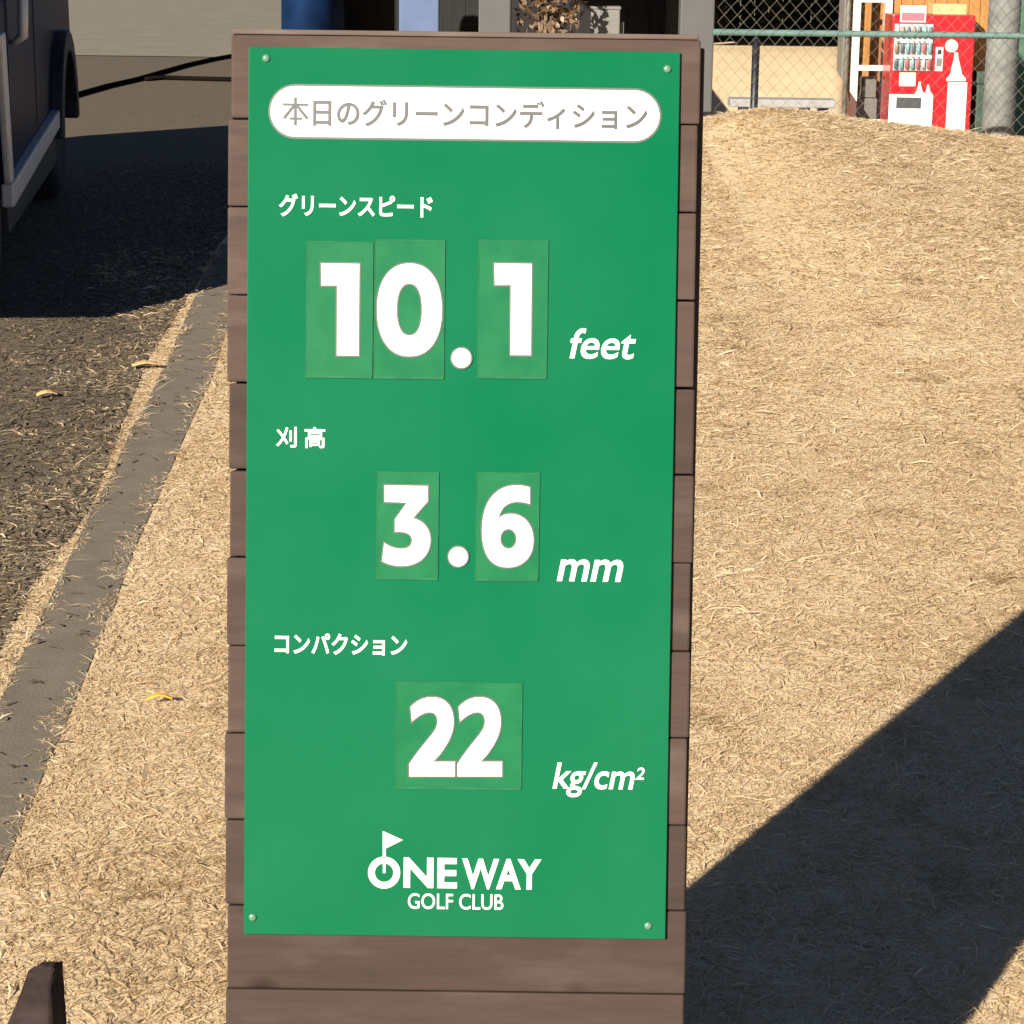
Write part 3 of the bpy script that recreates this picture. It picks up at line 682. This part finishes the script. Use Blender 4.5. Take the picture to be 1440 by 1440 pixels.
# silver rocker trim, black skirt below, silver moulding in front of the rear wheel, black flares round the wheels
MB().prism([(1.0, 0.30), (2.92, 0.36), (2.92, 0.435), (1.0, 0.385)], -0.01, 0.035, axis=0).build('sill_trim', M['silver'], van, bevel=0.008)
MB().prism([(1.03, 0.2), (2.9, 0.2), (2.9, 0.358), (1.03, 0.298)], -0.06, 0.01, axis=0).build('sill_skirt', M['black'], van, bevel=0.006)
MB().prism([(0.99, 0.387), (1.08, 0.387), (1.0, 0.92), (0.88, 0.92)], 0.002, 0.03, axis=0).build('rear_moulding', M['silver'], van, bevel=0.008)
mo = [(wf + 0.34 * math.cos(q), 0.31 + 0.34 * math.sin(q)) for q in np.linspace(math.pi * 1.0, 0, 14)]
mo2 = [(wf + 0.43 * math.cos(q), 0.31 + 0.43 * math.sin(q)) for q in np.linspace(0, math.pi, 14)]
MB().prism(mo + mo2, -0.02, 0.05, axis=0).build('wheel_flare', M['black'], van, bevel=0.01)
for y_ in (1.29, 2.24): MB().box(-0.01, 0.003, y_, y_ + 0.012, 0.45, 1.04).build('door_gap', M['black'], van)
MB().tube([(0.004, 1.42, 0.84), (0.045, 1.42, 0.87), (0.05, 1.42, 1.0), (0.004, 1.42, 1.06)], [0.012, 0.02, 0.02, 0.012], 8).build('door_handle', M['silver'], van, smooth=True)
for s, x_ in ((1, 0.0), (-1, -VW)):
    mm = MB(); mm.lathe([(-0.04, 0.05), (-0.035, 0.1), (0.02, 0.115), (0.06, 0.08)], (x_ + 0.11 * s, 3.0, 1.1), axis=1, n=18); mm.tube([(x_ - 0.02 * s, 3.02, 1.1), (x_ + 0.08 * s, 3.01, 1.1)], 0.02, 8)
    mm.build('mirror', M['black'], van, smooth=True)

# thin dark tubes laid along two dark lines across the roadway beyond the van
def dark_tube(pts, name, label):
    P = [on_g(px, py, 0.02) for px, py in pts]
    return tag(MB().tube(P, 0.017, 8).build(name, M['dark_tube'], None, smooth=True), label, 'dark_tube')
dark_tube([(90, 138), (118, 130), (150, 121), (190, 112), (225, 102), (260, 92), (300, 83), (340, 76), (380, 72)], 'dark_tube', 'black tube lying slanted across the roadway behind the van')
dark_tube([(205, 111), (230, 109), (260, 110), (300, 111), (340, 112), (370, 112)], 'dark_tube', 'shorter black tube lying straight below the slanted tube')

# ------------------------------------------------------------------ open shed behind the sign
SY = 15.6
shed = empty('open_shed', (0, SY, GC - .02)); tag(shed, 'open shed with grey steel columns and dark boarded inside', 'shed')
def column(px0, px1, m, dy=0.0, wy=0.2):
    a_, b_ = on_y(px0, 20, SY + dy), on_y(px1, 20, SY + dy)
    MB().box(a_.x, b_.x, dy, dy + wy, 0.0, 2.75).build('column', m, shed, bevel=0.01)
column(561, 617, M['steel_blue']); column(673, 718, M['steel_grey'], 0.3); column(957, 1005, M['steel_grey'])
sx0, sx1 = on_y(402, 20, SY + 2.6).x, on_y(1004, 20, SY).x
MB().box(sx0 - .2, sx1 + 0.05, -1.7, 4.6, 2.76, 2.86).build('roof', M['sheet_roof'], shed, bevel=0.01)  # unseen roof, overhang added to keep the inside dark
MB().box(sx0 - .2, sx1, -1.66, -1.6, 2.0, 2.755).build('shade_fascia', M['steel_grey'], shed)  # unseen, dropped low to shade the inside
npl = 16
for i in range(npl):
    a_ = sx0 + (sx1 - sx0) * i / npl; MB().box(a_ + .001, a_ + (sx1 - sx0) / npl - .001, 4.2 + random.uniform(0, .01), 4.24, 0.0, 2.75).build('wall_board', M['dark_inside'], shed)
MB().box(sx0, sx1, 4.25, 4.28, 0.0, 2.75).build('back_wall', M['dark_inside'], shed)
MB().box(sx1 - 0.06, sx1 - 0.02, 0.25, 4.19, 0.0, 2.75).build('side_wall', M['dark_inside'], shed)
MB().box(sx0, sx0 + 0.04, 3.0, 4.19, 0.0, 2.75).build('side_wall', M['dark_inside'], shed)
# blue tarp-covered pile, equipment drums, grey box, dried shrub inside
tp = MB(); tx0, tx1 = on_y(402, 20, SY + 1.8).x, on_y(466, 20, SY + 1.8).x
pts = []
nn = 14
for j in range(6):
    for i in range(nn):
        q = 2 * math.pi * i / nn; rr = (0.36, 0.37, 0.35, 0.33, 0.3, 0.12)[j] * (1 + 0.07 * math.sin(3 * q + j)); z_ = (0, .4, .8, 1.2, 1.42, 1.5)[j]
        pts.append(((tx0 + tx1) / 2 + rr * 0.62 * math.cos(q), SY + 2.0 + rr * math.sin(q), z_ + GC - .01))
tp.add(pts, [(j * nn + i, j * nn + (i + 1) % nn, (j + 1) * nn + (i + 1) % nn, (j + 1) * nn + i) for j in range(5) for i in range(nn)] + [tuple(range(nn - 1, -1, -1)), tuple(5 * nn + i for i in range(nn))])
tag(tp.build('covered_stack', M['tarp'], None, smooth=True), 'stack wrapped in dark blue tarp at the shed end', 'tarp')
bx0, bx1 = on_y(831, 20, SY + 0.7), on_y(872, 20, SY + 0.7); btop = on_y(850, 9, SY + 0.7).z - GC
ub = empty('utility_box', ((bx0.x + bx1.x) / 2, SY + 0.8, GC)); tag(ub, 'grey utility box standing between the shed columns', 'box')
hw = (bx1.x - bx0.x) / 2
MB().box(-hw, hw, -0.1, 0.1, 0, btop - .02).build('cabinet', M['boxgrey'], ub, bevel=0.008); MB().box(-hw - .006, hw + .006, -.106, .106, btop - .019, btop).build('lid', M['boxgrey'], ub, bevel=0.004)
MB().box(hw + .001, hw + .03, -.05, .05, 0, btop - .1).build('conduit', M['boxgrey'], ub, bevel=0.004)

def leaf_cloud(name, c, rad, n, size, m, parent, seed, lo=None):
    r = np.random.default_rng(seed)
    d = r.normal(0, 1, (n, 3)); d /= np.linalg.norm(d, axis=1)[:, None]
    p = np.array(c) + d * (r.random(n) ** 0.45)[:, None] * np.array(rad)
    if lo is not None: p[:, 2] = np.maximum(p[:, 2], lo + r.random(n) * .05)
    a_ = r.normal(0, 1, (n, 3)); a_ /= np.linalg.norm(a_, axis=1)[:, None]; b_ = np.cross(a_, r.normal(0, 1, (n, 3))); b_ /= np.linalg.norm(b_, axis=1)[:, None]
    s = size * r.uniform(.6, 1.5, n)[:, None]
    V = np.stack([p - a_ * s, p + b_ * s * .45, p + a_ * s, p - b_ * s * .45], 1)
    me = bpy.data.meshes.new(name); me.from_pydata(V.reshape(-1, 3).tolist(), [], (np.arange(n * 4).reshape(-1, 4)).tolist())
    at = me.attributes.new('tint', 'FLOAT', 'POINT'); at.data.foreach_set('value', np.repeat(np.clip(r.beta(1.2, 2.4, n), 0, 1), 4).astype(np.float32))
    o = obj(name, me, m, parent); o['kind'] = 'stuff'; return o
def shrub(name, x, y, z, rad, hgt, nst, nleaf, lsz, lm, label, cat, seed):
    root = empty(name, (x, y, z)); tag(root, label, cat); r = random.Random(seed)
    mb = MB()
    for i in range(nst):
        q = r.uniform(0, 6.28); d = r.uniform(.2, 1) * rad
        mb.tube([(0.03 * math.cos(q), 0.03 * math.sin(q), 0), (d * .35 * math.cos(q), d * .35 * math.sin(q), hgt * .5), (d * math.cos(q + .3), d * math.sin(q + .3), hgt * r.uniform(.8, 1.05))], [.012, .009, .003], 5)
    mb.build('stems', M['twig'], root)
    leaf_cloud('foliage', (0, 0, hgt * .55), (rad, rad, hgt * .5), nleaf, lsz, lm, root, seed); return root
sxc = on_y(772, 20, SY + 0.5)
shrub('dry_shrub', sxc.x, SY + 0.45, GC, 0.24, 1.35, 26, 700, 0.035, M['leafdry'], 'dried brown shrub between the grey shed columns', 'shrub', 4)

# ------------------------------------------------------------------ chain-link fence on the far side of the mound
FY = 14.6
fence = empty('chain_link_fence', (0, FY, 0)); tag(fence, 'chain-link fence with teal rail standing behind the mound', 'fence')
fx0, fx1 = on_y(1006, 100, FY).x, 6.2
zb0 = -0.05; zt = 2.1
pit = 0.078
wires = MB()
k = fx0 - 3; nw = 0
while k < fx1 + 0.2:
    pts = []
    z_ = zb0; s = 1
    # one zig-zag strand woven upright
    nz = int((zt - zb0) / (pit * 0.55))
    for q in range(nz + 1):
        x_ = k + (pit / 2 if (q + nw) % 2 else 0); pts.append((x_, 0.003 * (1 if (q + nw) % 2 else -1), zb0 + q * pit * 0.55))
    if k > fx0 - 0.02: wires.tube(pts, 0.0017, 4, cap=False)
    nw += 1
    k += pit / 2 * 1.0
ch = wires.build('chain_link', M['galv'], fence); ch['kind'] = 'stuff'
rl = on_y(1140, 47, FY); rr_ = on_y(1440, 47 + 3.0, FY)
MB().tube([(fx0 - .02, 0.02, rl.z), (fx1, 0.02, rl.z - 0.0)], 0.019, 10).build('rail', M['teal'], fence, smooth=True)
MB().tube([(fx0 - .02, 0.02, zt), (fx1, 0.02, zt)], 0.019, 10).build('rail', M['teal'], fence, smooth=True)
p0 = on_y(1063, 100, FY); MB().tube([(p0.x, 0.045, -0.2), (p0.x, 0.045, on_y(1063, 53, FY).z)], 0.024, 10).build('dark_post', M['darkpost'], fence, smooth=True)
for px in (1191, 1600): p0 = on_y(px, 100, FY); MB().tube([(p0.x, 0.05, -0.3), (p0.x, 0.05, zt + .02)], 0.016, 10).build('post', M['galv'], fence, smooth=True)

pp0, pp1 = on_y(1384, 120, 16.0), on_y(1429, 120, 16.0)
pr_ = (pp1.x - pp0.x) / 2
tag(MB().lathe([(-0.9, pr_ * 1.02), (1.0, pr_), (5.5, pr_ * .9)], ((pp0.x + pp1.x) / 2, 16.0, 0), axis=2, n=24).build('concrete_pole', M['pole'], None, smooth=True), 'thick grey concrete pole behind the chain-link fence', 'pole')
ns = empty('net_screen', (0, 21.0, 0)); tag(ns, 'green windbreak net screen right of the concrete pole', 'screen')
na = on_y(1426, 100, 21.0).x
MB().box(na, na + 3.0, 0, 0.02, -1.6, 2.2).build('net', M['net'], ns)
for i in range(3): MB().tube([(na + .05 + 1.4 * i, 0.05, -1.75), (na + .05 + 1.4 * i, 0.05, 2.3)], 0.025, 8).build('post', M['teal'], ns, smooth=True)

# ------------------------------------------------------------------ bench, hut, vending machine beyond the fence
BY = 27.5
ba, bb = on_y(1025, 141, BY), on_y(1172, 146, BY); gz_ = H((ba.x + bb.x) / 2, BY)
bench = empty('bench', ((ba.x + bb.x) / 2, BY, gz_)); tag(bench, 'pale low slab bench seen through the chain-link fence', 'bench')
bl = (bb.x - ba.x) / 2; bt = (ba.z + bb.z) / 2 - gz_
MB().box(-bl, bl, -.2, .2, bt - .05, bt + .04).build('seat', M['bench'], bench, bevel=0.01)
for q in (-.72, -.1, .45, .8): MB().box(bl * q - .05, bl * q + .05, -.14, .14, -0.05, bt - .052).build('leg', M['bench'], bench, bevel=0.01)

HY = 34.0
hx0 = on_y(1196, 100, HY).x; hb = on_y(1300, 197, HY).z
hut = empty('clubhouse_hut', (hx0, HY + 0.9, hb - .05)); tag(hut, 'ochre boarded hut with white framed glass door', 'hut')
hwid = 5.5; nb = 30
for i in range(nb):
    a_ = 0.65 + i * (hwid - .65) / nb; MB().box(a_ + .004, a_ + (hwid - .65) / nb - .004, 0, .05 + random.uniform(0, .01), 0, 3.0).build('wall_board', M['ochre'], hut)
MB().box(-.3, hwid + .4, -0.2, 1.6, 3.02, 3.15).build('roof', M['sheet_roof'], hut)
MB().box(-.0, .05, 0.03, .6, 0, 3.0).build('side_wall', M['boxgrey'], hut)
MB().box(0.051, .64, .6, .65, 0, 3.0).build('inner_wall', M['ochre'], hut)
def fr(x0, x1, y0, y1, name='door_frame'):
    a_, b_ = on_y(x0, y1, HY + .85), on_y(x1, y0, HY + .85); m0, m1 = on_y(x0, 90, HY + .85), on_y(x1, 90, HY + .85)
    return m0.x - hx0, m1.x - hx0, a_.z - hb + .05, b_.z - hb + .05
dframe = MB(); 
for (x0, x1, y0, y1) in ((1197, 1207, -60, 176), (1242, 1251, -60, 176), (1207.2, 1241.8, 92, 99), (1207.2, 1241.8, 168, 176), (1207.2, 1241.8, -2, 3)):
    a_, b_, c_, d_ = fr(x0, x1, y0, y1); dframe.box(a_, b_, -.06, -.01, c_, d_)
door = dframe.build('door', M['frame_white'], hut)
a_, b_, c_, d_ = fr(1208, 1241, 4, 91); gl = thin_glass(); MB().box(a_, b_, -.036, -.032, c_, d_).build('pane', gl, door)
a_, b_, c_, d_ = fr(1208, 1241, 100, 167); MB().box(a_, b_, -.036, -.032, c_, d_).build('pane', gl, door)
cr_ = empty('grey_crate', (hx0 + .36, HY + 1.25, hb - .05)); tag(cr_, 'grey crates standing behind the white glass door', 'crate')
MB().box(-.22, .2, -.15, .15, 0, .55).build('crate_body', M['boxgrey'], cr_, bevel=.01); MB().box(-.02, .18, -.14, .14, .56, .85).build('crate_top', M['boxgrey'], cr_, bevel=.01)

va, vb = on_y(1252, 100, HY), on_y(1368, 100, HY); vx0, vx1 = va.x, vb.x
vtop = on_y(1310, 21, HY).z
vm = empty('vending_machine', ((vx0 + vx1) / 2, HY, hb)); tag(vm, 'red drink vending machine with white bottle graphic', 'vending machine')
vcx = (vx0 + vx1) / 2
def vr(x0, x1, y0, y1):
    a_, b_ = on_y(x0, y1, HY), on_y(x1, y0, HY); a_.x, b_.x = on_y(x0, 100, HY).x, on_y(x1, 100, HY).x; return a_.x - vcx, b_.x - vcx, a_.z - hb, b_.z - hb
MB().box(vx0 - vcx, vx1 - vcx, 0, .75, 0.06, vtop - hb).build('cabinet', M['red'], vm, bevel=0.02)
MB().box(vx0 - vcx + .05, vx1 - vcx - .05, .05, .7, -.04, .058).build('foot_rail', M['black'], vm)
a_, b_, c_, d_ = vr(1255, 1309, 34, 99); MB().box(a_, b_, -.02, -.001, c_, d_).build('display_case', M['product'], vm, bevel=.005)
rows = 3; cols_ = 7
for r_ in range(rows):
    for q in range(cols_):
        cw = (b_ - a_) / cols_; cx_ = a_ + cw * (q + .5); ch_ = (d_ - c_) / rows
        mb = MB(); mb.lathe([(0, cw * .33), (ch_ * .5, cw * .33), (ch_ * .62, cw * .2), (ch_ * .7, cw * .2)], (cx_, -.045, c_ + ch_ * (r_ + .14)), axis=2, n=10)
        mb.build('drink_sample', M['can'][(r_ * 3 + q * 2 + q // 3) % 5], vm, smooth=True)
a_, b_, c_, d_ = vr(1262, 1298, 8, 31); MB().box(a_, b_, -.014, -.002, c_, d_).build('header_sign', M['white_paint'], vm, bevel=.003)
a_, b_, c_, d_ = vr(1264, 1296, 18, 29); MB().box(a_, b_, -.018, -.0145, c_, d_).build('header_print', mat('pink_print', (0.6, 0.12, 0.15), .5), vm)
a_, b_, c_, d_ = vr(1265, 1288, 102, 121); MB().box(a_, b_, -.014, -.002, c_, d_).build('poster', M['cream'], vm, bevel=.003)
a_, b_, c_, d_ = vr(1252, 1314, 133, 181); MB().box(a_, b_, -.03, -.002, c_, d_).build('delivery_panel', M['white_paint'], vm, bevel=.01)
a_, b_, c_, d_ = vr(1262, 1297, 137, 152); MB().box(a_, b_, -.036, -.031, c_, d_).build('delivery_flap', mat('flap_grey', (.05, .055, .06), .4), vm, bevel=.004)
for q in range(2):
    a_, b_, c_, d_ = vr(1257, 1308, 57 + 22 * q, 60 + 22 * q); MB().box(a_, b_, -.058, -.024, c_, d_).build('price_strip', M['white_paint'], vm)
    for k in range(7): cw = (b_ - a_) / 7; MB().box(a_ + cw * (k + .25), a_ + cw * (k + .75), -.062, -.0585, c_ + .005, d_ - .008).build('select_button', M['can'][(k + q) % 5], vm)
a_, b_, c_, d_ = vr(1314, 1325, 66, 100); MB().box(a_, b_, -.016, -.002, c_, d_).build('coin_panel', M['product'], vm, bevel=.004)
a_, b_, c_, d_ = vr(1317, 1322, 70, 76); MB().box(a_, b_, -.02, -.0165, c_, d_).build('coin_slot', M['black'], vm)
a_, b_, c_, d_ = vr(1316, 1323, 82, 93); MB().box(a_, b_, -.02, -.0165, c_, d_).build('note_slot', M['boxgrey'], vm)
a_, b_, c_, d_ = vr(1254, 1310.5, 32.5, 100); MB().box(a_, b_, -.085, -.082, c_, d_).build('display_glass', thin_glass(), vm)
def bottle(name, x0, x1, yt, yb, m, yo):
    """flat bottle graphic: narrow neck, shoulders, body"""
    o_ = []
    for s in (1, -1):
        seq = [(0.18, 0), (0.2, .18), (0.42, .5), (0.55, .75), (0.95, .92), (0.9, 1.0)]
        o_ += [((x0 + x1) / 2 + s * u_ * (x1 - x0) / 2, yt + t * (yb - yt)) for u_, t in (seq if s == 1 else seq[::-1])]
    P = [on_y(px, py, HY) for px, py in o_]; return MB().prism([(p.x - vcx, p.z - hb) for p in P], -yo - .006, -yo, axis=1).build(name, m, vm)
bottle('bottle_graphic', 1330, 1359, 74, 114, M['white_paint'], .002)
bottle('bottle_graphic', 1286, 1300, 115, 132.5, M['white_paint'], .002); bottle('bottle_graphic', 1299, 1311, 119, 132.5, M['white_paint'], .002)
a_, b_, c_, d_ = vr(1334, 1361, 116, 193); MB().box(a_, b_, -.008, -.002, c_, d_).build('white_panel', M['white_paint'], vm)
P = [on_y(*q, HY) for q in ell(1338, 64.5, 9, 9, 24)]; MB().prism([(p.x - vcx, p.z - hb) for p in P], -.008, -.002, axis=1).build('round_graphic', M['cream'], vm)
ca, cb = on_y(1311, 21.2, HY + .2), on_y(1359, 6, HY + .2)
tag(MB().box(ca.x, cb.x, HY + .15, HY + .55, vtop + .002, cb.z).build('carton', M['cardboard'], None, bevel=.01), 'pale orange carton lying on top of the vending machine', 'carton')
ga, gb = on_y(1369, 190, HY + .2), on_y(1386, 100, HY + .2)
bn = empty('recycling_bin', ((ga.x + gb.x) / 2 + .06, HY + .35, hb)); tag(bn, 'dark green bin beside the red vending machine', 'bin')
bw = (gb.x - ga.x) / 2 + .06; MB().box(-bw, bw, -.2, .2, -.04, .78).build('bin_body', M['darkgreen'], bn, bevel=.02); MB().box(-bw - .012, bw + .012, -.212, .212, .782, gb.z - hb).build('bin_lid', M['darkgreen'], bn, bevel=.02)

# barn added for its straight shade edge beyond the bank, dark shrubs inside
OY = 36.0
barn = empty('shade_barn', (0, OY, 0)); tag(barn, 'open-fronted barn added to hold deep shade beyond the bank', 'barn')
ox0, ox1 = 1.4, 5.35
MB().box(ox0 - .3, ox1 + .1, -0.6, 7.2, 2.0, 2.12).build('roof', M['sheet_roof'], barn)  # unseen roof, added to shade the inside and the ground
MB().box(ox0 - .3, ox1 + .1, -0.56, -0.5, 1.55, 1.995).build('shade_fascia', M['dark_inside'], barn)  # unseen, added with the roof to block the sun
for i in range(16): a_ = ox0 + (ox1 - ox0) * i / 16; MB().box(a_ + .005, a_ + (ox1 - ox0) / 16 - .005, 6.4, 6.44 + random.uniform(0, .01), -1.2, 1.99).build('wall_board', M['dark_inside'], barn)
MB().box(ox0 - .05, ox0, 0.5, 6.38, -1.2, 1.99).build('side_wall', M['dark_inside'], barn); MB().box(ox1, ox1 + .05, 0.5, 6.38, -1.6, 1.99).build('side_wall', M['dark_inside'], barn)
for i, x_ in enumerate((2.4, 3.3, 4.2, 5.0)):
    shrub('evergreen_shrub', x_, OY + 4.0 + .2 * (i % 2), H(x_, OY + 4.0) - .01, 0.55, 1.5, 8, 900, .06, M['leafgreen'], 'dark evergreen shrub in the shade of the open barn', 'shrub', 20 + i)['group'] = 'evergreen shrubs in the barn shade'
